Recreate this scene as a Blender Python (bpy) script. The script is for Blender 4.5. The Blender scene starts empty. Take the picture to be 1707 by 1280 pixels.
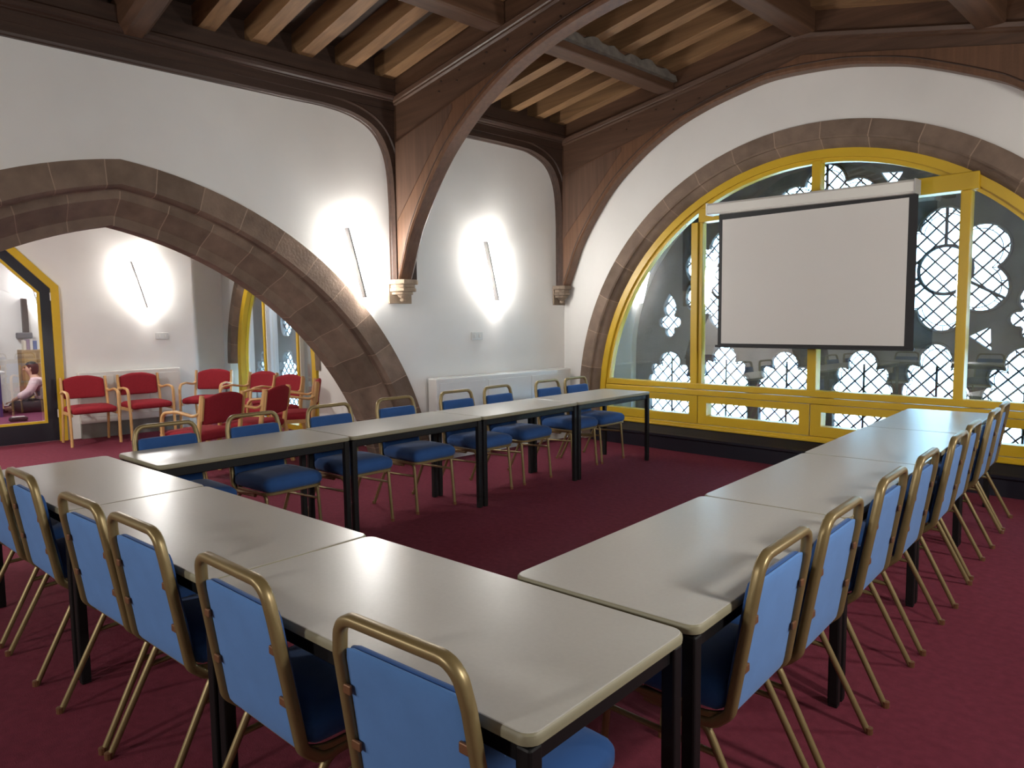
import bpy, bmesh, math, random
from mathutils import Vector, Matrix
from mathutils.geometry import tessellate_polygon
random.seed(7)
S = bpy.context.scene
COL = S.collection
PI = math.pi
V = Vector

# ------------------------------------------------------------------ materials
def nd(nt, t, **k):
    n = nt.nodes.new(t)
    for a, b in k.items():
        setattr(n, a, b)
    return n

def mat(name, col, rough=.6, metal=0., spec=.5, noise=0., nscale=(8, 8, 8), bump=0., bscale=60., grain=None, detail=3., emit=None, estr=0., sheen=0.):
    m = bpy.data.materials.new(name); m.use_nodes = True
    nt = m.node_tree; b = nt.nodes['Principled BSDF']
    b.inputs['Base Color'].default_value = (*col, 1); b.inputs['Roughness'].default_value = rough
    b.inputs['Metallic'].default_value = metal; b.inputs['Specular IOR Level'].default_value = spec
    if sheen: b.inputs['Sheen Weight'].default_value = sheen
    tc = nd(nt, 'ShaderNodeTexCoord')
    if noise:
        mp = nd(nt, 'ShaderNodeMapping'); mp.inputs['Scale'].default_value = nscale
        nt.links.new(tc.outputs['Object'], mp.inputs['Vector'])
        n = nd(nt, 'ShaderNodeTexNoise'); n.inputs['Scale'].default_value = 1.; n.inputs['Detail'].default_value = detail
        nt.links.new(mp.outputs['Vector'], n.inputs['Vector'])
        r = nd(nt, 'ShaderNodeMapRange'); r.inputs['From Min'].default_value = .25; r.inputs['From Max'].default_value = .75
        r.inputs['To Min'].default_value = 1 - noise; r.inputs['To Max'].default_value = 1 + noise
        nt.links.new(n.outputs['Fac'], r.inputs['Value'])
        mx = nd(nt, 'ShaderNodeMix', data_type='RGBA', blend_type='MULTIPLY'); mx.inputs['Factor'].default_value = 1
        mx.inputs[6].default_value = (*col, 1)
        nt.links.new(r.outputs['Result'], mx.inputs[7]); nt.links.new(mx.outputs[2], b.inputs['Base Color'])
    if bump:
        n2 = nd(nt, 'ShaderNodeTexNoise'); n2.inputs['Scale'].default_value = bscale; n2.inputs['Detail'].default_value = 2.
        nt.links.new(tc.outputs['Object'], n2.inputs['Vector'])
        bp = nd(nt, 'ShaderNodeBump'); bp.inputs['Strength'].default_value = bump; bp.inputs['Distance'].default_value = .01
        nt.links.new(n2.outputs['Fac'], bp.inputs['Height']); nt.links.new(bp.outputs['Normal'], b.inputs['Normal'])
    if emit:
        b.inputs['Emission Color'].default_value = (*emit, 1); b.inputs['Emission Strength'].default_value = estr
    return m

def wood(name, col, direction, rough=.5, contrast=.35, freq=26.):
    """streaked timber with the grain along x, y or z"""
    sc = {'x': (1.2, freq, freq), 'y': (freq, 1.2, freq), 'z': (freq, freq, 1.2)}[direction]
    return mat(name, col, rough=rough, noise=contrast, nscale=sc, detail=6., bump=.08, bscale=50.)

def stone_mat(name, col):
    """ashlar: the mesh attribute 'arc' counts blocks along the arch; joints are pale mortar"""
    m = bpy.data.materials.new(name); m.use_nodes = True
    nt = m.node_tree; b = nt.nodes['Principled BSDF']; L = nt.links.new
    b.inputs['Roughness'].default_value = .85; b.inputs['Specular IOR Level'].default_value = .25
    at = nd(nt, 'ShaderNodeAttribute', attribute_name='arc')
    fl = nd(nt, 'ShaderNodeMath', operation='FLOOR'); L(at.outputs['Fac'], fl.inputs[0])
    wn = nd(nt, 'ShaderNodeTexWhiteNoise', noise_dimensions='1D'); L(fl.outputs[0], wn.inputs['W'])
    fr = nd(nt, 'ShaderNodeMath', operation='FRACT'); L(at.outputs['Fac'], fr.inputs[0])
    lt = nd(nt, 'ShaderNodeMath', operation='LESS_THAN'); L(fr.outputs[0], lt.inputs[0]); lt.inputs[1].default_value = .022
    tc = nd(nt, 'ShaderNodeTexCoord')
    n = nd(nt, 'ShaderNodeTexNoise'); n.inputs['Scale'].default_value = 7.; n.inputs['Detail'].default_value = 6.
    L(tc.outputs['Object'], n.inputs['Vector'])
    r1 = nd(nt, 'ShaderNodeMapRange'); r1.inputs['To Min'].default_value = .82; r1.inputs['To Max'].default_value = 1.2; L(wn.outputs['Value'], r1.inputs['Value'])
    r2 = nd(nt, 'ShaderNodeMapRange'); r2.inputs['From Min'].default_value = .25; r2.inputs['From Max'].default_value = .75
    r2.inputs['To Min'].default_value = .78; r2.inputs['To Max'].default_value = 1.22; L(n.outputs['Fac'], r2.inputs['Value'])
    ml = nd(nt, 'ShaderNodeMath', operation='MULTIPLY'); L(r1.outputs[0], ml.inputs[0]); L(r2.outputs[0], ml.inputs[1])
    mx = nd(nt, 'ShaderNodeMix', data_type='RGBA', blend_type='MULTIPLY'); mx.inputs['Factor'].default_value = 1; mx.inputs[6].default_value = (*col, 1)
    L(ml.outputs[0], mx.inputs[7])
    m2 = nd(nt, 'ShaderNodeMix', data_type='RGBA'); L(lt.outputs[0], m2.inputs['Factor']); L(mx.outputs[2], m2.inputs[6])
    m2.inputs[7].default_value = (col[0] * 1.75, col[1] * 1.75, col[2] * 1.75, 1)
    L(m2.outputs[2], b.inputs['Base Color'])
    bp = nd(nt, 'ShaderNodeBump'); bp.inputs['Strength'].default_value = .25; bp.inputs['Distance'].default_value = .01
    n3 = nd(nt, 'ShaderNodeTexNoise'); n3.inputs['Scale'].default_value = 45.; L(tc.outputs['Object'], n3.inputs['Vector'])
    L(n3.outputs['Fac'], bp.inputs['Height']); L(bp.outputs['Normal'], b.inputs['Normal'])
    return m

def glass_mat(name, tint=(.955, .97, 1.), base=.05):
    m = bpy.data.materials.new(name); m.use_nodes = True
    nt = m.node_tree; nt.nodes.clear(); L = nt.links.new
    o = nd(nt, 'ShaderNodeOutputMaterial'); t = nd(nt, 'ShaderNodeBsdfTransparent'); t.inputs['Color'].default_value = (*tint, 1)
    g = nd(nt, 'ShaderNodeBsdfGlossy'); g.inputs['Roughness'].default_value = 0.
    lw = nd(nt, 'ShaderNodeLayerWeight'); lw.inputs['Blend'].default_value = .5
    pw = nd(nt, 'ShaderNodeMath', operation='POWER'); L(lw.outputs['Facing'], pw.inputs[0]); pw.inputs[1].default_value = 4.
    ma = nd(nt, 'ShaderNodeMath', operation='MULTIPLY_ADD'); L(pw.outputs[0], ma.inputs[0]); ma.inputs[1].default_value = .9; ma.inputs[2].default_value = base
    mx = nd(nt, 'ShaderNodeMixShader'); L(ma.outputs[0], mx.inputs[0]); L(t.outputs[0], mx.inputs[1]); L(g.outputs[0], mx.inputs[2])
    L(mx.outputs[0], o.inputs['Surface'])
    return m

def emission(name, col, strength):
    m = bpy.data.materials.new(name); m.use_nodes = True
    nt = m.node_tree; nt.nodes.clear()
    o = nd(nt, 'ShaderNodeOutputMaterial'); e = nd(nt, 'ShaderNodeEmission')
    e.inputs['Color'].default_value = (*col, 1); e.inputs['Strength'].default_value = strength
    nt.links.new(e.outputs[0], o.inputs['Surface'])
    return m

M = {}
M['plaster'] = mat('white_plaster', (.76, .745, .715), rough=.9, spec=.2, noise=.025, nscale=(3, 3, 3), bump=.03, bscale=30)
M['carpet'] = mat('maroon_carpet', (.148, .026, .043), rough=.95, spec=.1, noise=.16, nscale=(26, 26, 26), bump=.3, bscale=260, detail=5., sheen=.0)
M['carpet_purple'] = mat('purple_carpet', (.13, .035, .07), rough=.95, spec=.1, noise=.12, nscale=(40, 40, 40))
for d in 'xyz':
    M['wood_' + d] = wood('dark_oak_' + d, (.098, .050, .029), d, rough=.42)
    M['dark_' + d] = wood('darker_oak_' + d, (.046, .024, .016), d, rough=.45)
M['dark_z2'] = wood('infill_oak', (.095, .050, .031), 'z', rough=.5)
M['brace'] = wood('brace_oak', (.132, .064, .034), 'z', rough=.42, contrast=.28)
M['tie'] = wood('tie_oak', (.088, .046, .028), 'x', rough=.45, contrast=.3)
M['rafter'] = wood('rafter_pine', (.27, .150, .070), 'x', rough=.55, contrast=.3)
M['boards'] = wood('roof_boards', (.048, .029, .019), 'y', rough=.65, contrast=.45, freq=7.)
M['dust'] = mat('dusty_ledge', (.16, .14, .12), rough=.95, noise=.3, nscale=(12, 12, 12), bump=.5, bscale=20)
M['stone'] = stone_mat('brown_sandstone', (.195, .140, .106))
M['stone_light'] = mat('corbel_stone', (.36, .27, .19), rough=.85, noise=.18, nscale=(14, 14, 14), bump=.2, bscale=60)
M['tracery'] = mat('tracery_stone', (.16, .148, .145), rough=.9, spec=.2, noise=.3, nscale=(5, 5, 5), bump=.3, bscale=30)
M['yellow'] = mat('yellow_gloss_paint', (.60, .385, .018), rough=.38, noise=.05, nscale=(4, 4, 4))
M['navy'] = mat('navy_black_paint', (.012, .013, .021), rough=.32)
M['laminate'] = mat('grey_beige_laminate', (.46, .448, .412), rough=.29, spec=.6, noise=.03, nscale=(90, 90, 90))
M['lip'] = mat('olive_table_edge', (.25, .23, .15), rough=.5)
M['black'] = mat('black_steel', (.005, .005, .0055), rough=.5, spec=.3)
M['gold'] = mat('bronze_gold_tube', (.255, .190, .085), rough=.36, metal=.45, noise=.05, nscale=(20, 20, 20))
M['gold_dark'] = mat('bronze_tab', (.20, .095, .045), rough=.45, metal=.4)
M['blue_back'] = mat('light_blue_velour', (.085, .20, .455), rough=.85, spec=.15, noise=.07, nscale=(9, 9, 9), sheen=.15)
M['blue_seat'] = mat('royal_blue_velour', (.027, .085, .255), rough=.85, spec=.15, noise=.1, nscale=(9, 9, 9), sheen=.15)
M['red'] = mat('red_weave', (.27, .020, .030), rough=.85, spec=.15, noise=.08, nscale=(60, 60, 60))
M['beech'] = wood('honey_beech', (.60, .345, .135), 'z', rough=.38, contrast=.12, freq=30.)
M['white_metal'] = mat('white_enamel', (.72, .71, .68), rough=.22, spec=.5)
M['grey_plinth'] = mat('grey_plinth', (.22, .21, .19), rough=.7)
M['plastic'] = mat('grey_plastic_plate', (.62, .62, .60), rough=.4)
M['screen'] = mat('matt_screen_fabric', (.66, .64, .61), rough=.95, spec=.1)
M['screen_black'] = mat('screen_border', (.014, .014, .016), rough=.6)
M['case'] = mat('screen_case', (.78, .77, .72), rough=.35)
M['lead'] = mat('lead_came', (.035, .04, .045), rough=.6, metal=.3)
M['glass'] = glass_mat('window_glass', base=.17)
M['leaded'] = glass_mat('leaded_glass', tint=(.80, .93, .95), base=.03)
M['lamp'] = emission('sconce_tube', (1., .96, .91), 260.)
M['diffuser'] = emission('sconce_diffuser', (1., .97, .93), 14.)
M['lamp_grey'] = mat('sconce_side', (.42, .415, .41), rough=.5)

# ------------------------------------------------------------------ mesh helpers
def link(name, bm_or_me, m, parent=None, smooth=False, angle=None):
    if isinstance(bm_or_me, bmesh.types.BMesh):
        me = bpy.data.meshes.new(name); bmesh.ops.recalc_face_normals(bm_or_me, faces=bm_or_me.faces)
        bm_or_me.to_mesh(me); bm_or_me.free()
    else:
        me = bm_or_me
    me.materials.clear(); me.materials.append(m)
    o = bpy.data.objects.new(name, me); COL.objects.link(o)
    if parent: o.parent = parent
    if smooth:
        me.polygons.foreach_set('use_smooth', [True] * len(me.polygons))
        me.set_sharp_from_angle(angle=math.radians(angle or 35))
    return o

def tag(o, label=None, cat=None, group=None, kind=None):
    if label: o['label'] = label
    if cat: o['category'] = cat
    if group: o['group'] = group
    if kind: o['kind'] = kind
    return o

def empty(name, loc=(0, 0, 0), rz=0., **k):
    o = bpy.data.objects.new(name, None); COL.objects.link(o)
    o.location = loc; o.rotation_euler = (0, 0, rz); o.empty_display_size = .1
    return tag(o, **k)

def copy_tree(o, parent=None):
    c = o.copy(); COL.objects.link(c)
    if parent: c.parent = parent
    for ch in list(o.children): copy_tree(ch, c)
    return c

def NB(): return bmesh.new()

def box(bm, lo, hi, bev=0., seg=2):
    x0, y0, z0 = lo; x1, y1, z1 = hi
    vs = [bm.verts.new(p) for p in ((x0, y0, z0), (x1, y0, z0), (x1, y1, z0), (x0, y1, z0), (x0, y0, z1), (x1, y0, z1), (x1, y1, z1), (x0, y1, z1))]
    fs = [bm.faces.new([vs[i] for i in f]) for f in ((0, 3, 2, 1), (4, 5, 6, 7), (0, 1, 5, 4), (1, 2, 6, 5), (2, 3, 7, 6), (3, 0, 4, 7))]
    if bev:
        es = list({e for f in fs for e in f.edges})
        bmesh.ops.bevel(bm, geom=es, offset=bev, segments=seg, profile=.5, affect='EDGES')
    return bm

def boxo(name, lo, hi, m, parent=None, bev=0.): return link(name, box(NB(), lo, hi, bev), m, parent)

def prism(bm, pts, d):
    """polygon of 3-d points extruded by the vector d"""
    d = V(d); a = [bm.verts.new(p) for p in pts]; b = [bm.verts.new(V(p) + d) for p in pts]
    n = len(a)
    bm.faces.new(a); bm.faces.new(b[::-1])
    for i in range(n): bm.faces.new((a[i], b[i], b[(i + 1) % n], a[(i + 1) % n]))
    return bm

def prism_tri(bm, pts, d):
    """as prism, with long concave faces split into triangles"""
    P = [V(p) for p in pts]; d = V(d); n = len(P)
    nrm = max((V((1, 0, 0)), V((0, 1, 0)), V((0, 0, 1))), key=lambda q: abs(q.dot(d)))
    i, j = [k for k in range(3) if abs(nrm[k]) < .5]
    tris = tessellate_polygon([[V((p[i], p[j], 0)) for p in P]])
    a = [bm.verts.new(p) for p in P]; b = [bm.verts.new(p + d) for p in P]
    for t in tris:
        try: bm.faces.new([a[k] for k in t]); bm.faces.new([b[k] for k in reversed(t)])
        except ValueError: pass
    for k in range(n): bm.faces.new((a[k], b[k], b[(k + 1) % n], a[(k + 1) % n]))
    return bm

def grid(bm, rows, close_v=True, caps=True, close_u=False, arc=None):
    """rows of points joined into a skin; arc = one value per row kept as a mesh attribute"""
    lay = bm.verts.layers.float.get('arc') or (bm.verts.layers.float.new('arc') if arc else None)
    R = []
    for i, r in enumerate(rows):
        q = [bm.verts.new(p) for p in r]
        if arc:
            for j, v in enumerate(q): v[lay] = arc[i][j] if isinstance(arc[i], (list, tuple)) else arc[i]
        R.append(q)
    n = len(R[0]); m = len(R)
    for i in range(m if close_u else m - 1):
        a, b = R[i], R[(i + 1) % m]
        for j in range(n if close_v else n - 1):
            k = (j + 1) % n
            try: bm.faces.new((a[j], a[k], b[k], b[j]))
            except ValueError: pass
    if caps and close_v and not close_u:
        bm.faces.new(R[0][::-1]); bm.faces.new(R[-1])
    return bm

def fillet(pts, r, seg=6, closed=False):
    """round the corners of a polyline; r one radius or one per point"""
    pts = [V(p) for p in pts]; out = []; n = len(pts)
    for i, p in enumerate(pts):
        ri = r[i] if isinstance(r, (list, tuple)) else r
        if (not closed and i in (0, n - 1)) or ri <= 0: out.append(p); continue
        a = pts[i - 1] - p; b = pts[(i + 1) % n] - p
        la, lb = a.length, b.length; a.normalize(); b.normalize()
        ang = a.angle(b)
        if ang > 3.1: out.append(p); continue
        t = min(ri / math.tan(ang / 2), la * .49, lb * .49); rr = t * math.tan(ang / 2)
        c = p + (a + b).normalized() * (rr / math.sin(ang / 2))
        s, e = p + a * t - c, p + b * t - c
        tot = s.angle(e); ax = s.cross(e)
        if ax.length < 1e-9: out.append(p); continue
        for k in range(seg + 1): out.append(c + Matrix.Rotation(tot * k / seg, 3, ax.normalized()) @ s)
    return out

def tube(bm, path, r, n=8, closed=False, rect=None, up=(0, 0, 1)):
    """round tube of radius r (number or list), or a rounded bar with half sizes rect=(side, up)"""
    P = [V(p) for p in path]; m = len(P); rows = []
    T = []
    for i in range(m):
        a = P[i - 1] if (i or closed) else P[i]; b = P[(i + 1) % m] if (i < m - 1 or closed) else P[i]
        T.append((b - a).normalized())
    u = V(up); u = (u - T[0] * u.dot(T[0]))
    if u.length < 1e-4: u = V((1, 0, 0)) - T[0] * T[0].x
    u.normalize()
    for i in range(m):
        if i:
            q = T[i - 1].rotation_difference(T[i]); u = (q @ u); u = (u - T[i] * u.dot(T[i])).normalized()
        s = T[i].cross(u)
        row = []
        if rect:
            hx, hz = rect; c = min(hx, hz) * .45
            for (x, z) in ((hx - c, hz), (-hx + c, hz), (-hx, hz - c), (-hx, -hz + c), (-hx + c, -hz), (hx - c, -hz), (hx, -hz + c), (hx, hz - c)):
                row.append(P[i] + s * x + u * z)
        else:
            ri = r[i] if isinstance(r, (list, tuple)) else r
            for k in range(n):
                a = 2 * PI * k / n; row.append(P[i] + s * (math.cos(a) * ri) + u * (math.sin(a) * ri))
        rows.append(row)
    return grid(bm, rows, close_u=closed)

def tubeo(name, path, r, m, parent=None, **k):
    return link(name, tube(NB(), path, r, **k), m, parent, smooth=True, angle=50)

def pad(name, size, r, m, parent=None, dome=0., n=8, loc=(0, 0, 0), warp=None):
    """upholstered cushion: a rounded box of full size with a swelling top"""
    hx, hy, hz = (s / 2 for s in size); bm = NB()
    bmesh.ops.create_cube(bm, size=2.)
    bmesh.ops.subdivide_edges(bm, edges=bm.edges[:], cuts=n, use_grid_fill=True)
    for v in bm.verts:
        p = v.co
        def rem(t, h):   # more samples near the rim
            return math.copysign(abs(t) ** .6, t) * h
        q = V((rem(p.x, hx), rem(p.y, hy), rem(p.z, hz)))
        rz = min(r, hz * .999)
        core = V((max(-hx + r, min(hx - r, q.x)), max(-hy + r, min(hy - r, q.y)), max(-hz + rz, min(hz - rz, q.z))))
        d = q - core
        dn = V((d.x / r, d.y / r, d.z / rz))
        if dn.length > 1e-6:
            mx = max(abs(dn.x), abs(dn.y), abs(dn.z)); dn = dn.normalized() * mx
        w = core + V((dn.x * r, dn.y * r, dn.z * rz))
        if dome and p.z > 0: w.z += dome * p.z * (1 - p.x ** 2) * (1 - p.y ** 2)
        if warp: w = warp(w)
        v.co = w + V(loc)
    return link(name, bm, m, parent, smooth=True, angle=60)

def lathe(bm, prof, c=(0, 0, 0), n=20):
    rows = [[(c[0] + r * math.cos(2 * PI * k / n), c[1] + r * math.sin(2 * PI * k / n), c[2] + z) for k in range(n)] for r, z in prof]
    return grid(bm, rows)

def struct(name, o_or_none=None): pass

# ------------------------------------------------------------------ camera
YAW, PITCH, ROLL, F = -0.8021, -0.0875, -0.0125, 1197.34
CAMLOC = V((.8838, -1.4207, 1.4295))
fw = V((math.sin(YAW) * math.cos(PITCH), math.cos(YAW) * math.cos(PITCH), math.sin(PITCH)))
rt = V((math.cos(YAW), -math.sin(YAW), 0)); up = rt.cross(fw)
c_, s_ = math.cos(ROLL), math.sin(ROLL)
r2 = rt * c_ + up * s_; u2 = up * c_ - rt * s_
cam = bpy.data.cameras.new('camera'); co = bpy.data.objects.new('camera', cam); COL.objects.link(co)
co.matrix_world = Matrix(((r2.x, u2.x, -fw.x, CAMLOC.x), (r2.y, u2.y, -fw.y, CAMLOC.y), (r2.z, u2.z, -fw.z, CAMLOC.z), (0, 0, 0, 1)))
cam.sensor_width = 36; cam.lens = 36 * F / 1707; cam.clip_start = .05
S.camera = co

# ------------------------------------------------------------------ room
XW, YW = -5.06, 5.24          # left wall face, window wall face
XR, YB = 1.95, -4.3           # right wall, rear wall
AX = -2.09                    # axis of the window wall arch

floor = boxo('floor', (-9.62, YB - .2, -.15), (XR + .2, 5.45, 0), M['carpet']); tag(floor, 'maroon carpet running through the meeting room', kind='structure')

# the big pointed arch in the left wall
AC = .30
def arch_left(t, o):
    """t -1..1 from the left foot over the apex to the right foot; o 0..1 from outer to inner edge -> (y, z)"""
    s = 1 if t >= 0 else -1; a = abs(t)
    def circ(cy, cz, r):
        a0 = math.acos((AC - cy) / r); a1 = math.asin(-cz / r)
        g = a0 + (-a1 - a0) * 0 + a * ((math.pi - math.asin(-cz / r) * 0) * 0 + 0)
        e = math.asin((0 - cz) / r)            # angle at the floor
        th = a0 + (e - a0) * a
        return cy + r * math.cos(th), cz + r * math.sin(th)
    y0, z0 = circ(-.083, -.602, 3.287); y1, z1 = circ(-.312, -.844, 3.115)
    y, z = y0 + (y1 - y0) * o, z0 + (z1 - z0) * o
    return (AC + s * (y - AC), z)

NA = 64
ts = [-1 + 2 * i / NA for i in range(NA + 1)]
bm = NB()
mid = [(XW, *arch_left(t, .10)) for t in ts]
outline = [(XW, YB, 0)] + mid + [(XW, 5.5, 0), (XW, 5.5, 4.6), (XW, YB, 4.6)]
prism_tri(bm, outline, (-.44, 0, 0))
wl = link('wall_left', bm, M['plaster']); tag(wl, 'white plastered side wall with a big pointed stone arch', kind='structure')

prof = [(0, -.012), (.40, -.012), (.445, .03), (.45, .09), (.47, .10), (.60, .115), (.84, .27), (1., .30), (1., .46), (.06, .46), (.06, .01), (0, .01)]
rows = []; arcs = []
for t in ts:
    rows.append([(XW - d, *arch_left(t, o)) for o, d in prof]); a_ = (t + 1) * 11.3; arcs.append([a_ if 0 <= k < 4 or k > 9 else a_ * .93 + .45 for k in range(12)])
link('stone_arch', grid(NB(), rows, arc=arcs), M['stone'], wl, smooth=True, angle=25)

# window wall with its round arch
ACZ, RO = .47, 2.72
def arc_pts(cx, cz, r, z0, n=56, z1=None):
    a0 = math.asin(max(-1, (z0 - cz) / r)); return [(cx - r * math.cos(a0 + (PI - 2 * a0) * i / n), cz + r * math.sin(a0 + (PI - 2 * a0) * i / n)) for i in range(n + 1)]
bm = NB()
hole = [(x, YW, z) for x, z in arc_pts(AX, ACZ, RO - .05, 0.)]
prism_tri(bm, [(XW - .02, YW, 0)] + hole + [(XR, YW, 0), (XR, YW, 4.6), (XW - .02, YW, 4.6)], (0, .22, 0))
wb = link('wall_far', bm, M['plaster']); tag(wb, 'white end wall around the big round-arched window', kind='structure')
prof = [(0, -.012), (.135, -.012), (.150, .0), (.150, .02), (.163, .03), (.185, .05), (.225, .10), (.235, .14), (.235, .23), (.04, .23), (.04, .0)]
a0 = math.asin((0 - ACZ) / RO); rows = []; arcs = []
for i in range(73):
    th = a0 + (PI - 2 * a0) * i / 72
    rows.append([(AX - (RO - o) * math.cos(th), YW + d, ACZ + (RO - o) * math.sin(th)) for o, d in prof]); arcs.append(i / 72 * 21.37)
link('stone_arch', grid(NB(), rows, arc=arcs), M['stone'], wb, smooth=True, angle=25)

tag(boxo('wall_right', (XR, YB, 0), (XR + .2, 5.5, 4.6), M['plaster']), 'white wall on the far side behind the camera', kind='structure')
tag(boxo('wall_back', (-5.5, YB - .2, 0), (XR + .2, YB, 4.6), M['plaster']), 'white wall behind the camera', kind='structure')

# skirting boards (black)
bm = NB()
prof = [(0, 0), (.025, 0), (.025, .20), (.012, .235), (0, .24)]
for y0, y1 in ((YB, arch_left(-1, 0)[0] - .01), (arch_left(1, 0)[0] + .01, YW)):
    grid(bm, [[(XW + d, y, z) for d, z in prof] for y in (y0, y1)])
tag(link('baseboard_left', bm, M['navy']), 'black skirting along the foot of the side wall', kind='structure')
bm = NB()
prof = [(-.03, 0), (-.03, .135), (-.045, .15), (-.045, .172), (-.02, .185), (.07, .245), (.10, .262), (.13, .262), (.13, 0)]
xs0 = AX - 2.53, AX + 2.53
grid(bm, [[(x, YW + d, z) for d, z in prof] for x in xs0])
tag(link('baseboard_far', bm, M['navy']), 'glossy black sill board under the yellow window frame', kind='structure')

# ------------------------------------------------------------------ roof timbers
def zr(x): return 3.93 + .15 * (x + 4.95) if x < AX - .0 else 3.93 + .15 * (AX + 4.95) - .235 * (x - AX)
ceil = NB()
prism(ceil, [(XW - .4, YB - .2, zr(XW - .4)), (AX, YB - .2, zr(AX)), (XR + .3, YB - .2, zr(XR + .3)), (XR + .3, YB - .2, zr(XR + .3) + .08), (AX, YB - .2, zr(AX) + .08), (XW - .4, YB - .2, zr(XW - .4) + .08)], (0, 5.7 - YB, 0))
ceil = link('ceiling', ceil, M['boards']); tag(ceil, 'boarded oak roof with rafters, purlins and arched trusses', kind='structure')
ry = [2.62 - .42 * k for k in range(16)] + [3.03, 3.44, 3.85, 4.26, 4.67, 5.05]
r0 = None
for y in ry:
    for side in (0, 1):
        xs = (XW, AX) if side == 0 else (AX, XR)
        bm = NB(); w = .066
        z0, z1 = zr(xs[0] + 1e-4 if side == 0 else xs[0]), zr(xs[1] - 1e-4 if side == 0 else xs[1])
        prism(bm, [(xs[0], -w, z0 - .21), (xs[1], -w, z1 - .21), (xs[1], -w, z1 + .01), (xs[0], -w, z0 + .01)], (0, 2 * w, 0))
        bmesh.ops.translate(bm, verts=bm.verts, vec=(0, y, 0))
        link('rafter', bm, M['rafter'], ceil)

def purlin(x, zb, w=.095, h=None, dusty=False):
    ht = (zr(x) - .21 + .02) - zb
    for y0, y1 in ((YB, .33), (.47, 2.70), (2.86, 5.10)):
        p = boxo('purlin', (x - w, y0, zb), (x + w, y1, zb + max(ht, .12)), M['wood_y'], ceil, bev=.012)
        if dusty and y0 > 2:
            bm = NB(); n = 26; rows = []
            for i in range(n + 1):
                y = y0 + .02 + (y1 - y0 - .04) * i / n; hh = .075 + .022 * math.sin(i * 1.9) + .015 * math.sin(i * .7)
                rows.append([(x + w, y, zb + .075), (x + w + .05, y, zb + .075), (x + w + .03, y, zb + .09 + hh), (x + w, y, zb + .10 + hh)])
            link('plaster_rim', grid(bm, rows), M['dust'], p)
purlin(-3.50, 3.765, dusty=True); purlin(AX + .04, 3.93); purlin(-.62, 3.585); purlin(.75, 3.25)

SOFF = [(-4.94, 1.845), (-4.86, 2.02), (-4.73, 2.30), (-4.47, 2.66), (-4.20, 2.945), (-3.83, 3.21), (-3.46, 3.40), (-3.10, 3.52), (-2.72, 3.60), (-2.35, 3.645), (-1.80, 3.608), (-1.44, 3.535), (-1.117, 3.438), (-.649, 3.231), (-.425, 3.10), (-.05, 2.80), (.28, 2.45), (.52, 2.10), (.66, 1.845)]
def catmull(p, k=6):
    out = []
    for i in range(len(p) - 1):
        a, b, c, d = p[max(i - 1, 0)], p[i], p[i + 1], p[min(i + 2, len(p) - 1)]
        for j in range(k):
            t = j / k
            out.append(tuple(.5 * (2 * b[q] + (c[q] - a[q]) * t + (2 * a[q] - 5 * b[q] + 4 * c[q] - d[q]) * t * t + (3 * b[q] - a[q] - 3 * c[q] + d[q]) * t ** 3) for q in (0, 1)))
    return out + [p[-1]]
soff = catmull(SOFF)
def ztop(x): return 3.535 + .142 * (x + 4.9) if x < AX else 3.535 + .142 * (AX + 4.9) - .235 * (x - AX)
def zseam(x): return min(ztop(x) - .02, 3.155 + .215 * (x + 4.91)) if x < AX else min(ztop(x) - .02, 3.155 + .215 * (2 * AX + .05 - x + 4.91))

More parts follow.
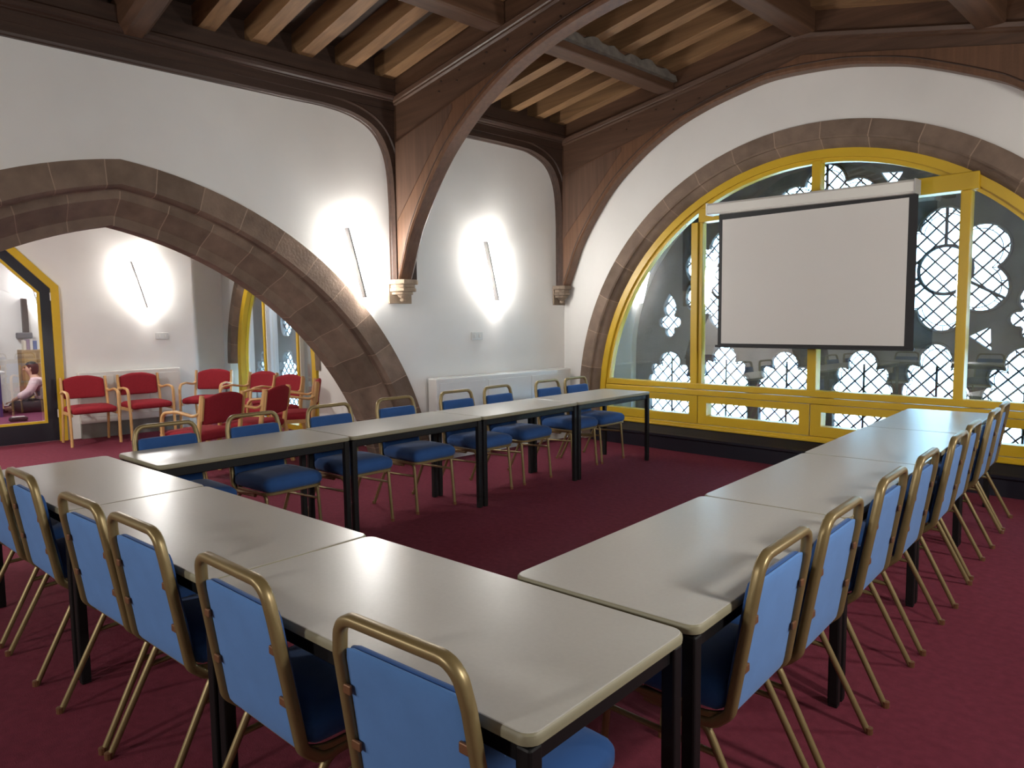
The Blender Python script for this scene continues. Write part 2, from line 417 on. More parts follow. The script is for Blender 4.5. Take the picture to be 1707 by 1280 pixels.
def truss(y0, y1, name='roof_truss'):
    bm = NB()
    # arched brace: strips between the soffit and the seam (or the top line)
    rows = []
    for x, z in soff:
        zt = max(z + .02, min(zseam(x), ztop(x) - .01)); rows.append((x, z, zt))
    L = [[(x, y0 + .018, z - .0), (x, y0, z + .02), (x, y0, zt), (x, y1, zt), (x, y1, z + .02), (x, y1 - .018, z)] for x, z, zt in rows]
    root = link(name, grid(bm, L), M['brace'], ceil)
    # straight infill boards behind the brace
    L = []
    for x, z, zt in rows:
        if x > -4.02: break
        zl = max(z + .03, 2.40 + (x + 4.94) * 1.02)
        if zt > zl + .02: L.append([(x, y0 - .005, zl), (x, y0 - .005, zt - .012), (x, y0 + .01, zt - .012), (x, y0 + .01, zl)])
    if len(L) > 1: link('infill_board', grid(NB(), L), M['dark_z2'], root)
    # end posts of the brace down to the corbels
    bm = NB(); yy = y0 + .014
    rows = []
    xs = [XW + .02 + (.9 + XW * 0 + 5.0 - 0) * 0 + k for k in ()]
    left = [(x, z, zt) for x, z, zt in rows]
    X = [-4.97, -4.6, -4.2, -3.8, -3.4, -3.0, -2.6, AX, -1.6, -1.1, -.6, -.1, .4, .70]
    L = []
    for x in X:
        zs = zseam(x)
        zb = max(zs - .005, soff_z(x) + .015); L.append([(x, yy, zb), (x, yy, ztop(x)), (x, y1 - .006, ztop(x)), (x, y1 - .006, zb)])
    link('tie_beam', grid(NB(), L), M['tie'], root)
    # post against the wall
    for sx, xa, xb in ((1, XW, -4.94), (-1, .74, .66)):
        p = [(xa, y0 + .004, 1.845), (xb - .002 * sx, y0 + .004, 1.845), (xb - .002 * sx, y0 + .004, 3.7), (xa, y0 + .004, 3.7)]
        link('wall_post', prism(NB(), p, (0, y1 - y0 - .008, 0)), M['wood_z'], root)
    # principal rafter and moulding above
    L = []; Mo = []
    for x in (XW, AX, XR):
        zz = ztop(x) if x != XR else ztop(x); L.append([(x, y0 + .004, zz - .005), (x, y0 + .004, zr(x) + .01), (x, y1 - .004, zr(x) + .01), (x, y1 - .004, zz - .005)])
        Mo.append([(x, y0 + .01, zz - .045), (x, y0 - .012, zz - .035), (x, y0 - .012, zz - .02), (x, y0 - .022, zz - .012), (x, y0 - .03, zz + .02), (x, y0 - .012, zz + .04), (x, y0 + .01, zz + .045)])
    link('principal_rafter', grid(NB(), L), M['wood_x'], root)
    link('moulding', grid(NB(), Mo), M['tie'], root, smooth=True, angle=30)
    # soffit beads
    for off in (.0,):
        path = [(x, y0 + .001, z + .055) for x, z in soff]
        tubeo('bead', path, .007, M['dark_x'], root, n=6)
    # oak pegs
    for x in (-4.2, -3.95, -3.6, -3.35, -3.05, -2.75):
        for dz in (-.09, -.17):
            bm = NB(); bmesh.ops.create_cone(bm, cap_ends=True, segments=8, radius1=.009, radius2=.007, depth=.012, matrix=Matrix.Translation((x + dz * .4, y0 + .002, ztop(x) + dz)) @ Matrix.Rotation(PI / 2, 4, 'X'))
            if random.random() < .7: link('peg', bm, M['dark_z'], root)
            else: bm.free()
    return root
def soff_z(x):
    for (a, za), (b, zb) in zip(soff, soff[1:]):
        if a <= x <= b: return za + (zb - za) * (x - a) / (b - a)
    return 0.
soff_far = soff
soff = catmull([p for p in SOFF if p[0] < -2.3] + [(AX, 3.655)] + [(2 * AX - x, z) for x, z in reversed([p for p in SOFF if p[0] < -2.3])])
truss(2.70, 2.86); soff = soff_far; truss(5.10, YW)
# intermediate principal in the middle of the wide bay
bm = NB(); L = []
for x in (XW, AX, XR): L.append([(x, .30, ztop(x) + .04), (x, .30, zr(x)), (x, .50, zr(x)), (x, .50, ztop(x) + .04), (x, .46, ztop(x) - .0), (x, .34, ztop(x) - .0)])
link('principal_rafter', grid(bm, L), M['wood_x'], ceil)

# wall plate and the moulded wall arches along the left wall
tr = NB(); prof = [(0, 3.44), (.115, 3.44), (.115, 3.515), (.13, 3.52), (.13, 3.53), (.15, 3.54), (.165, 3.56), (.165, 3.585), (.15, 3.60), (.135, 3.605), (.135, 3.72), (.02, 3.725), (.018, 3.96), (0, 3.96)]
grid(tr, [[(XW + d, y, z) for d, z in prof] for y in (YB, 2.72)]); grid(tr, [[(XW + d, y, z) for d, z in prof] for y in (2.84, 5.12)])
trim = link('trim_1', tr, M['dark_y'], smooth=True, angle=25); tag(trim, 'dark oak wall plate and moulded arch ribs along the top of the side wall', kind='structure')
def wall_arch(yl, yr, zb):
    w = .62
    cor = [(0, 3.375)] ; right = [(.0, 2.55), (-.02, 2.89), (-.085, 3.11), (-.21, 3.26), (-.42, 3.345), (-.68, 3.375)]
    path = [(yl, zb), (yl, 2.4)] + [(yl - dy, z) for dy, z in right] + ([(yl + .95 + (yr - yl - 1.9) * k / 8, 3.375) for k in range(9)] if yr - yl > 3 else []) + [(yr + dy, z) for dy, z in reversed(right)] + [(yr, 2.4), (yr, zb)]
    path = catmull(path, 5)
    # spandrel panel between the opening and the plate
    bm = NB(); d = .10
    a = [[(XW, y, z), (XW + d, y, z), (XW + d, max(yl - .09, min(yr + .09, yl - .09 if y < (yl + yr) / 2 and z < 3.374 else (yr + .09 if z < 3.374 else y))), 3.46 if z >= 3.374 else min(3.46, z + (.0 if z < 2.5 else (z - 2.5) * .10)))] for y, z in path]
    pts = [(XW + .002, y, z) for y, z in path] + [(XW + .002, yr + .13, zb), (XW + .002, yr + .13, 3.46), (XW + .002, yl - .13, 3.46), (XW + .002, yl - .13, zb)]
    prism_tri(bm, pts, (d, 0, 0)); sp = link('spandrel', bm, M['dark_y'], trim)
    # moulded rib round the opening
    prof = [(-.006, .0), (-.006, .03), (.004, .045), (.012, .05), (.016, .075), (.03, .09), (.046, .094), (.058, .088), (.062, .105), (.075, .112), (.088, .106), (.09, .0)]
    P = [V((0, y, z)) for y, z in path]; rows = []
    for i, p in enumerate(P):
        t = (P[min(i + 1, len(P) - 1)] - P[max(i - 1, 0)]).normalized(); n = V((0, -t.z, t.y))     # outward
        rows.append([(XW + d2, p.y + n.y * o, p.z + n.z * o) for o, d2 in prof])
    link('moulded_rib', grid(NB(), rows), M['dark_y'], trim, smooth=True, angle=30)
wall_arch(-2.09, 2.69, 1.845); wall_arch(2.93, 5.10, 1.845)

# carved corbels
def corbel(y0, y1, dx, m, parent):
    yc = (y0 + y1) / 2; hw = (y1 - y0) / 2
    o = boxo('corbel', (XW - .005, y0, 1.615), (XW + .02, y1, 1.845), m, parent, bev=.004)
    for n, z0, z1, w, d in (('abacus', 1.80, 1.845, hw * 1.02, dx), ('moulding', 1.765, 1.80, hw * .86, dx * .84), ('roll', 1.73, 1.765, hw * .92, dx * .90), ('bell', 1.70, 1.73, hw * .76, dx * .72)):
        ch = min(w, d) * .45
        p = [(XW, yc - w, z0), (XW + d - ch, yc - w, z0), (XW + d, yc - w + ch, z0), (XW + d, yc + w - ch, z0), (XW + d - ch, yc + w, z0), (XW, yc + w, z0)]
        bm = prism(NB(), p, (0, 0, z1 - z0)); bmesh.ops.bevel(bm, geom=[e for e in bm.edges if abs(e.verts[0].co.z - e.verts[1].co.z) < 1e-5], offset=.009, segments=3, profile=.6, affect='EDGES')
        link(n, bm, m, o, smooth=True, angle=40)
    bm = lathe(NB(), [(.0, 1.628), (.018, 1.630), (.030, 1.642), (.032, 1.655), (.024, 1.664), (.034, 1.672), (.050, 1.688), (.056, 1.702), (.0, 1.704)], (XW + .058, yc, 0), 16)
    link('drop', bm, m, o, smooth=True, angle=60)
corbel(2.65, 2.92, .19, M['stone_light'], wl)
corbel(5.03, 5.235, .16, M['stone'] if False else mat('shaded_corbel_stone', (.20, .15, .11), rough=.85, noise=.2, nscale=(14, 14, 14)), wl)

# ------------------------------------------------------------------ yellow glazed screen in the window arch
YF = YW + .10          # front face of the frame
win = NB(); RY = 2.495
def ring(bm, cx, cz, ra, rb, y0, y1, z0, n=56):
    rows = []
    for i in range(n + 1):
        aa = math.asin((z0 - cz) / ra); ab = math.asin((z0 - cz) / rb)
        ta = aa + (PI - 2 * aa) * i / n; tb = ab + (PI - 2 * ab) * i / n
        A = (cx - ra * math.cos(ta), cz + ra * math.sin(ta)); B = (cx - rb * math.cos(tb), cz + rb * math.sin(tb))
        rows.append([(A[0], y0, A[1]), (A[0], y1, A[1]), (B[0], y1, B[1]), (B[0], y0, B[1])])
    return grid(bm, rows)
ring(win, AX, ACZ, RY, RY - .075, YF, YF + .11, .262); ring(win, AX, ACZ, RY - .07, RY - .115, YF + .025, YF + .10, .262)
w1 = link('window_1', win, M['yellow'], smooth=True, angle=25); tag(w1, 'big half-round internal window with a bright yellow frame and clear panes', kind='structure')
def hx(z, r=RY - .09): return math.sqrt(max(0, r * r - (z - ACZ) ** 2))
def bar(name, lo, hi, bev=.006): return boxo(name, lo, hi, M['yellow'], w1, bev=bev)
bar('transom', (AX - hx(.7), YF + .005, .675), (AX + hx(.7), YF + .12, .735)); bar('transom', (AX - hx(.65), YF - .005, .61), (AX + hx(.65), YF + .12, .668))
bar('top_transom', (AX - hx(2.6) - .03, YF - .03, 2.435), (AX + hx(2.45) + .02, YF + .12, 2.575))
MX = [(-3.285, .125), (-2.03, .085), (-.805, .075)]
for x, w in MX:
    bar('mullion', (x - w / 2, YF + .01, .73), (x + w / 2 - (.045 if w > .1 else .0), YF + .12, 2.44))
    if w > .1: bar('mullion_bead', (x + w / 2 - .04, YF + .03, .73), (x + w / 2, YF + .11, 2.44))
bar('mullion', (-2.07, YF + .01, 2.57), (-1.99, YF + .12, ACZ + hx(0) + .36 - .36 + math.sqrt((RY - .09) ** 2) - hx(0) + .0))
bar('sill', (AX - hx(.3), YF - .01, .262), (AX + hx(.3), YF + .12, .30)); bar('sill_moulding', (AX - hx(.32), YF - .035, .250), (AX + hx(.32), YF + .03, .272))
lo_x = [AX - hx(.5), -3.245, -2.03, -.805, AX + hx(.5)]
for i in range(4):
    a, b = lo_x[i] + .006, lo_x[i + 1] - .006
    pa, pb = a + (.03 if i == 0 else .10), b - (.10 if i < 3 else .04)
    rows = [[(a, .305), (b, .305), (b, .605), (a, .605)], [(pa, .398), (pb, .398), (pb, .535), (pa, .535)]]
    bm = NB()
    fr = [[(x, y, z) for y in (YF + .0, YF + .11)] for x, z in rows[0]]; inn = [[(x, y, z) for y in (YF + .0, YF + .11)] for x, z in rows[1]]
    for k in range(4):
        j = (k + 1) % 4
        grid(bm, [[fr[k][0], fr[k][1], inn[k][1], inn[k][0]], [fr[j][0], fr[j][1], inn[j][1], inn[j][0]]])
    bmesh.ops.remove_doubles(bm, verts=bm.verts, dist=1e-5)
    p = link('low_panel', bm, M['yellow'], w1)
    boxo('pane', (pa, YF + .05, .398), (pb, YF + .058, .535), M['glass'], p)
xs = [AX - hx(.75), -3.285, -2.03, -.805, AX + hx(.75)]
for i in range(4):
    # pane clipped by the arch
    pts = []
    x0, x1 = xs[i], xs[i + 1]
    for k in range(13):
        x = x0 + (x1 - x0) * k / 12; pts.append((x, YF + .06, min(2.45, ACZ + math.sqrt(max(0.01, (RY - .1) ** 2 - (x - AX) ** 2)))))
    link('pane', prism_tri(NB(), [(x0, YF + .06, .73), (x1, YF + .06, .73)] + pts[::-1], (0, .008, 0)), M['glass'], w1)
for x0, x1 in ((AX - hx(2.57), -2.03), (-2.03, AX + hx(2.57))):
    pts = [(x0 + (x1 - x0) * k / 14, YF + .06, ACZ + math.sqrt(max(.01, (RY - .1) ** 2 - (x0 + (x1 - x0) * k / 14 - AX) ** 2))) for k in range(15)]
    pts = [(x, y, max(z, 2.561)) for x, y, z in pts]
    link('pane', prism_tri(NB(), [(x0, YF + .06, 2.56), (x1, YF + .06, 2.56)] + pts[::-1], (0, .008, 0)), M['glass'], w1)

# ------------------------------------------------------------------ stone traceried windows
def pierced_plate(polys, depth):
    """a slab in the x-z plane with holes: polys[0] is the outline, the rest are openings"""
    bm = NB(); flat = [p for q in polys for p in q]
    tris = tessellate_polygon([[V((x, z, 0)) for x, z in q] for q in polys])
    f = [bm.verts.new((x, -depth / 2, z)) for x, z in flat]; k = [bm.verts.new((x, depth / 2, z)) for x, z in flat]
    for t in tris:
        try: bm.faces.new([f[i] for i in t]); bm.faces.new([k[i] for i in reversed(t)])
        except ValueError: pass
    n = 0
    for q in polys:
        m = len(q)
        for i in range(m): bm.faces.new((f[n + i], k[n + i], k[n + (i + 1) % m], f[n + (i + 1) % m]))
        n += m
    return bm
HEAD = [(.31, .62), (.322, .68), (.312, .735), (.285, .775), (.245, .785), (.262, .81), (.275, .85), (.272, .895), (.25, .935), (.21, .95), (.165, .94), (.145, .925), (.158, .965), (.155, 1.02), (.128, 1.075), (.085, 1.115), (.04, 1.135), (0, 1.142)]
def light(cx, w=.30, h0=.2, dz=0., k=1.):
    s = w / .30
    r = [(cx + x * s, .62 + (z - .62) * k + dz) for x, z in HEAD]
    return [(cx - w, h0), (cx + w, h0)] + r + [(2 * cx - x, z) for x, z in reversed(r[:-1])]
def foil(cx, cz, n, rc, rl, a0):
    """outline of n lobes of radius rl set rc from the centre"""
    out = []
    for k in range(n):
        a = a0 + 2 * PI * k / n; h = PI / n
        # cusp where neighbouring lobes meet
        dx = rc * math.sin(h); half = math.acos(max(-1, min(1, dx / rl))) if rl > dx else 0
        sp = PI / 2 + h - half if rl > dx else PI / 2
        for j in range(13):
            b = a - sp + 2 * sp * j / 12; out.append((cx + rc * math.cos(a) + rl * math.cos(b), cz + rc * math.sin(a) + rl * math.sin(b)))
    return out
def tri(cx, cz, s, rot):
    return [(cx + s * (1.15 if k == 0 else .85) * math.cos(rot + 2 * PI * k / 3), cz + s * (1.15 if k == 0 else .85) * math.sin(rot + 2 * PI * k / 3)) for k in range(3)]
def tear(cx, z0, z1, w):
    """a small quatrefoil drawn up to a point"""
    def arc(x, z, r, a, b): return [(x + r * math.cos(math.radians(a + (b - a) * k / 7)), z + r * math.sin(math.radians(a + (b - a) * k / 7))) for k in range(8)]
    h = arc(0, z0 + .075, .075, -90, 20) + arc(w * .54, z0 + .19, w * .46, -100, 100) + [(w * .40, z0 + .275), (w * .60, z0 + .33), (w * .60, z0 + .39), (w * .42, z1 - .09), (w * .18, z1 - .035)]
    return [(cx + x, z) for x, z in h] + [(cx, z1)] + [(cx - x, z) for x, z in reversed(h[1:])]
def tracery_window(name, Y, frame, holes, bars, label):
    st = link(name, pierced_plate([frame] + holes, .07), M['tracery']); st.location.y = Y; tag(st, label, kind='structure')
    # moulded ring on the room side of every opening
    for h in holes:
        if len(h) < 6: continue
        P = [V((x, -.04, z)) for x, z in h]
        tubeo('stone_roll', P, .014, M['tracery'], st, n=6, closed=True, up=(0, 1, 0))
    fx0, fx1 = min(x for x, z in frame) + .05, max(x for x, z in frame) - .05
    def clip(a, b):
        t0, t1 = 0., 1.; d = b[0] - a[0]
        if abs(d) > 1e-9:
            u0, u1 = sorted(((fx0 - a[0]) / d, (fx1 - a[0]) / d)); t0, t1 = max(t0, u0), min(t1, u1)
        return None if t1 - t0 < .02 else [(a[0] + d * t, a[1] + (b[1] - a[1]) * t) for t in (t0, t1)]
    bars = [(clip(*b[0]) if len(b[0]) == 2 else b[0], b[1], b[2]) for b in bars]; bars = [b for b in bars if b[0]]
    bm = NB()
    for p in bars: tube(bm, [(x, .012, z) for x, z in p[0]], p[1], n=6, closed=p[2], up=(0, 1, 0))
    link('leading', bm, M['lead'], st)
    xs = [x for x, z in frame]; zs = [z for x, z in frame]
    boxo('glass', (min(xs), .028, min(zs)), (max(xs), .033, max(zs)), M['leaded'], st)
    return st
Y2 = 6.2
lights = [(-4.14, .30, .20), (-3.40, .305, .20), (-2.67, .30, .20), (-1.86, .285, .20), (-1.20, .28, .20), (-.50, .30, .20), (.25, .30, .2)]
kk = [.80, 1., .86, .92, 1.06, 1.02, 1.]
holes = [light(cx, w, h0, 0, k) for (cx, w, h0), k in zip(lights, kk)]
ros = [(-1.165, 1.855), (-3.40, 1.86), (-2.28, 2.42)]
for cx, cz in ros: holes.append(foil(cx, cz, 6, .36, .218, PI / 2))
holes += [tear(-4.14, 1.20, 1.75, .165), tear(-.47, 1.20, 1.75, .165), foil(-.10, 2.1, 4, .15, .13, PI / 2)]
for cx, cz, s, a in ((-3.73, 1.22, .10, PI / 2 + .3), (-3.03, 1.22, .07, PI / 2), (-1.545, 1.23, .085, PI), (-.83, 1.235, .13, -PI / 2 + .5), (-2.93, 2.66, .10, .6), (-1.63, 2.76, .12, 2.6), (-.62, 2.38, .045, PI / 2), (-2.28, 1.62, .12, PI / 2), (-3.82, 2.38, .04, 0), (-1.30, 2.56, .03, 0), (-.52, 2.02, .035, 0)):
    holes.append(tri(cx, cz, s, a))
bars = []
x = -6.6
while x < 1.2:       # diamond leading
    bars.append(([(x, .15), (x + 3.0, 3.15)], .0095, False)); bars.append(([(x + 1.4, .15), (x - 1.6, 3.15)], .0078, False)); x += .155
for cx, w, h0 in lights:
    bars.append(([(cx, .2), (cx, .95)], .012, False)); bars.append(([(cx - .31, .235), (cx + .31, .235)], .010, False)); bars.append(([(cx - .31, .60), (cx + .31, .60)], .010, False))
for h in holes[:len(lights) + 3]:
    cx = sum(p[0] for p in h) / len(h); cz = sum(p[1] for p in h) / len(h)
    if h in holes[:len(lights)]: cz = .62
    bars.append(([(cx + (x - cx) * .86, cz + (z - cz) * .90) for x, z in h], .0045, True))
    for k, (x, z) in enumerate(h):
        if k % 4 == 1 and z > .6: bars.append(([(x, z), (cx + (x - cx) * .86, cz + (z - cz) * .90)], .004, False))
for cx, cz in ros:
    bars.append(([(cx + .225 * math.cos(2 * PI * k / 32), cz + .225 * math.sin(2 * PI * k / 32)) for k in range(32)], .017, True))
    for a in (PI / 2, -PI / 6, 7 * PI / 6): bars.append(([(cx + .22 * math.cos(a), cz + .22 * math.sin(a)), (cx + .58 * math.cos(a), cz + .58 * math.sin(a))], .015, False))
tracery_window('window_2', Y2, [(-5.6, 0), (1.2, 0), (1.2, 3.7), (-5.6, 3.7)], holes, bars, 'dark stone tracery window with leaded lights beyond the yellow screen')
bm = NB()
hole = [(AX - 2.53, 6.02, 0), (AX - 2.53, 6.02, 1.0)] + [(AX - 2.53 * math.cos(PI * k / 40), 6.02, 1.0 + 2.15 * math.sin(PI * k / 40)) for k in range(1, 40)] + [(AX + 2.53, 6.02, 1.0), (AX + 2.53, 6.02, 0)]
prism_tri(bm, [(-5.6, 6.02, 0)] + hole + [(1.2, 6.02, 0), (1.2, 6.02, 3.7), (-5.6, 6.02, 3.7)], (0, .10, 0))
tag(link('wall_gallery', bm, M['plaster']), 'white plaster round the stone tracery beyond the yellow screen', kind='structure')
# narrow gallery between the screen and the tracery
g = NB(); box(g, (-5.7, 5.46, -.15), (1.3, 6.4, -.0)); tag(link('floor_gallery', g, M['tracery']), 'stone floor of the narrow gallery', kind='structure')
tag(boxo('ceiling_gallery', (-5.7, 5.46, 3.62), (1.3, 6.4, 3.75), M['tracery']), 'stone roof of the narrow gallery', kind='structure')
tag(boxo('wall_gallery_left', (-5.75, 5.46, 0), (-5.3, 6.4, 3.7), M['plaster']), 'stone end of the gallery', kind='structure')
tag(boxo('wall_gallery_right', (.95, 5.46, 0), (1.3, 6.4, 3.7), M['tracery']), 'stone end of the gallery beyond the frame', kind='structure')
boxo('trim_2', (-5.75, 5.46, 3.3), (1.3, 5.60, 3.7), M['tracery'])['kind'] = 'structure'

# ------------------------------------------------------------------ side bay beyond the big arch
XB, YN = -9.5, 3.1
tag(boxo('wall_bay_back', (XB - .12, .83, 0), (XB, 2.42, 3.4), M['plaster']), 'white back wall of the side bay behind the red chairs', kind='structure')
tag(boxo('wall_bay_niche', (-11.0, 2.42, 0), (XB - .12, 2.5, 3.4), M['plaster']), 'white return beside the bay window', kind='structure')
tag(boxo('wall_bay_end', (-10.3, 2.44, 0), (-10.16, 3.15, 3.4), M['plaster']), 'white end of the recess beside the bay window', kind='structure')
bm = NB()     # wall above and beside the door
DC, DH = -.25, 1.04
door_poly = [(XB, DC - DH, 0), (XB, DC - DH, 1.93), (XB, DC - DH + .55, 2.51), (XB, DC + DH - .55, 2.51), (XB, DC + DH, 1.93), (XB, DC + DH, 0)]
prism_tri(bm, [(XB, -3.2, 0)] + door_poly + [(XB, .83, 0), (XB, .83, 3.4), (XB, -3.2, 3.4)], (-.12, 0, 0))
tag(link('wall_bay_door', bm, M['plaster']), 'white wall round the glazed door of the side bay', kind='structure')
tag(boxo('ceiling_bay', (-11, -3.2, 3.3), (XW - .44, 3.4, 3.42), M['plaster']), 'plain white ceiling of the side bay', kind='structure')
tag(boxo('wall_bay_near', (-11, -3.3, 0), (XW - .44, -3.2, 3.4), M['plaster']), 'white end wall of the side bay', kind='structure')
tag(boxo('floor_bay', (-11.2, 2.3, -.15), (XB - .12, 3.4, -.0), M['carpet']), 'maroon carpet in the corner of the side bay', kind='structure')
# bay window wall: a pointed arch
bcx = -8.62
def arch_bay(t, off):
    s = 1 if t >= 0 else -1; a = abs(t); R = 2.2 - off; cx = .80
    a0 = math.acos(cx / R); th = a0 * (1 - a)
    x = -cx + R * math.cos(th); z = .84 + R * math.sin(th)
    return (bcx + s * x, z)
tb = [-1 + 2 * i / 40 for i in range(41)]
bm = NB()
hole = [(bcx - 1.30, YN, 0)] + [(x, YN, z) for x, z in (arch_bay(t, .06) for t in tb)] + [(bcx + 1.30, YN, 0)]
prism_tri(bm, [(-11, YN, 0)] + hole + [(XW - .3, YN, 0), (XW - .3, YN, 3.4), (-11, YN, 3.4)], (0, .2, 0))
wbay = link('wall_bay_window', bm, M['plaster']); tag(wbay, 'white wall round the pointed bay window', kind='structure')
prof = [(0, -.012), (.12, -.012), (.13, 0), (.20, .07), (.24, .12), (.24, .2), (.05, .2), (.05, 0)]
rows = [[(x, YN + d, z) for (o, d) in prof for (x, z) in (arch_bay(t, o),)] for t in tb]
link('stone_arch', grid(NB(), rows, arc=[(t + 1) * 8.37 for t in tb]), M['stone'], wbay, smooth=True, angle=25)
w3 = NB(); rows = []
def fr_bay(t, o): return arch_bay(t, o)
L = []
for o in (.22, .33):
    pts = [(arch_bay(-1, o)[0], 0)] + [fr_bay(t, o) for t in tb] + [(arch_bay(1, o)[0], 0)]; L.append(pts)
rows = [[(a[0], YN + .05, a[1]), (a[0], YN + .17, a[1]), (b[0], YN + .17, b[1]), (b[0], YN + .05, b[1])] for a, b in zip(*L)]
w3 = link('window_3', grid(w3, rows), M['yellow'], smooth=True, angle=30); tag(w3, 'tall pointed internal window of the side bay with yellow frame', kind='structure')
link('pane', prism_tri(NB(), [(x, YN + .12, z) for x, z in L[1]], (0, .008, 0)), M['glass'], w3)
for x in (-8.90, -7.93):
    boxo('mullion', (x - .025, YN + .055, 0), (x + .025, YN + .075, 2.5), M['yellow'], w3)
    boxo('mullion_body', (x - .024, YN + .075, 0), (x + .05, YN + .24, 2.5), M['white_metal'], w3)  # white body stands in for light reflected on the mullion's side faces
boxo('sill', (bcx - 1.1, YN + .05, 0), (bcx + 1.1, YN + .18, .07), M['yellow'], w3)
hb = [light(cx, .33, .12, -.06, .85) for cx in (-9.70, -8.92, -8.12, -10.48)]
hb += [[(cx + .20 * math.cos(a), 1.46 + .25 * math.sin(a) + .02 * math.cos(4 * a)) for a in [2 * PI * k / 20 for k in range(20)]] for cx in (-9.70, -8.92, -8.12)]
bb = []; x = -14.
while x < -6:
    bb.append(([(x, .05), (x + 2.6, 2.65)], .0095, False)); bb.append(([(x + 1.0, .05), (x - 1.6, 2.65)], .0095, False)); x += .14
tracery_window('window_4', 3.95, [(-11, 0), (-5.6, 0), (-5.6, 3.2), (-11, 3.2)], hb, bb, 'grey stone tracery window with diamond leading beyond the bay window')
tag(boxo('floor_lobby', (-11, 3.3, -.15), (-5.6, 4.1, 0), M['grey_plinth']), 'stone floor of the lobby beyond the bay window', kind='structure')
tag(boxo('ceiling_lobby', (-11, 3.3, 3.1), (-5.6, 4.1, 3.2), M['tracery']), 'stone ceiling of the lobby beyond the bay window', kind='structure')
tag(boxo('wall_lobby_left', (-11.1, 3.3, 0), (-10.9, 4.1, 3.2), M['plaster']), 'white end of the lobby beyond the bay window', kind='structure')
tag(boxo('wall_lobby_right', (-5.7, 3.3, 0), (-5.55, 4.1, 3.2), M['plaster']), 'white end of the lobby hidden by the pier', kind='structure')

# glazed door in the bay's back wall
d1 = NB()
def inset(poly, d):
    n = len(poly); out = []
    for i in range(n):
        p0, p, p1 = V(poly[i - 1]), V(poly[i]), V(poly[(i + 1) % n])
        a = (p - p0).normalized(); b = (p1 - p).normalized(); na = V((-a.y, a.x)); nb = V((-b.y, b.x))
        m = (na + nb); m = m / max(.2, (1 + na.dot(nb))); out.append(p + m * d)
    return out
dp = [(DC + DH, 0), (DC + DH, 1.93), (DC + DH - .55, 2.51), (DC - DH + .55, 2.51), (DC - DH, 1.93), (DC - DH, 0)]
def frame_poly(bm, outer, inner, x0, x1):
    rows = [[(x0, a[0], a[1]), (x1, a[0], a[1]), (x1, b[0], b[1]), (x0, b[0], b[1])] for a, b in zip(outer, inner)]
    return grid(bm, rows, close_u=True)
i1 = inset(dp, .085); i1[0] = V((i1[0].x, 0)); i1[-1] = V((i1[-1].x, 0))
rows = [[(XB + .03, a[0], a[1]), (XB - .10, a[0], a[1]), (XB - .10, b[0], b[1]), (XB + .03, b[0], b[1])] for a, b in zip(dp, i1)]
d1 = link('door_1', grid(d1, rows), M['yellow']); tag(d1, 'dark glazed door with chamfered top corners in a yellow frame', kind='structure')
leaf_o = [V((p.x, .012 if p.y < .2 else p.y)) for p in inset(dp, .09)]; leaf_i = inset(dp, .20); leaf_i = [V((p.x, max(p.y, .24))) for p in leaf_i]
link('door_leaf', frame_poly(NB(), leaf_o, leaf_i, XB + .012, XB - .035), M['navy'], d1)
bd = inset([(p.x, p.y) for p in leaf_i], .028)
link('glazing_bead', frame_poly(NB(), leaf_i, bd, XB + .006, XB - .03), M['yellow'], d1)
link('pane', prism(NB(), [(XB - .014, p.x, p.y) for p in leaf_i], (.006, 0, 0)), M['glass'], d1)
for z in (.3, 1.75): boxo('hinge', (XB + .01, DC + DH - .095, z), (XB + .022, DC + DH - .075, z + .10), M['white_metal'], d1, bev=.002)

# ------------------------------------------------------------------ radiators, plates, sconces
def radiator(x0, x1, y0, y1, zb, zt, label, plinth=False):
    r = empty('radiator', (0, 0, 0), label=label, cat='radiator')
    boxo('casing', (x0, y0, zb), (x1, y1, zt), M['white_metal'], r, bev=.012)
    bm = NB(); n = 3
    for k in range(n): box(bm, (x1 - .002, y0 + (y1 - y0) * (.02 + k * .325), zb + .08), (x1 + .004, y0 + (y1 - y0) * (.02 + k * .325 + .305), zt - .05), .003, 1)
    link('front_panel', bm, M['white_metal'], r)
    boxo('top_grille', (x0 + .03, y0 + .05, zt - .002), (x1 - .04, y1 - .05, zt + .004), M['plastic'], r)
    if plinth: boxo('plinth', (x0, y0 + .01, 0), (x1 - .03, y1 - .01, zb), M['grey_plinth'], r)
    else:
        boxo('plinth', (x0 + .03, y0 + .02, 0), (x1 - .03, y1 - .02, zb), M['white_metal'], r)
    return r
radiator(XW + .03, XW + .17, 3.09, 5.16, .07, .85, 'long low white radiator cover behind the blue chairs, below the plain switch plate')
radiator(XB + .003, XB + .10, .93, 2.17, .19, .85, 'cream radiator cover on a grey plinth behind the red chairs in the side bay', plinth=True)

def plate(x, y, z, w, h, label):
    t = empty('switch_plate', (x, y, z), label=label, cat='switch')
    boxo('cover', (0, -w / 2, -h / 2), (.010, w / 2, h / 2), M['plastic'], t, bev=.003)
    for s in (-1, 1): boxo('rocker', (.009, s * w * .22 - .013, -.018), (.016, s * w * .22 + .013, .018), M['white_metal'], t, bev=.002)
plate(XW, 3.80, 1.27, .16, .085, 'small grey double wall plate below the sconce nearest the window corner')
plate(XB, 1.985, 1.285, .17, .088, 'small double wall plate above the radiator cover in the side bay')

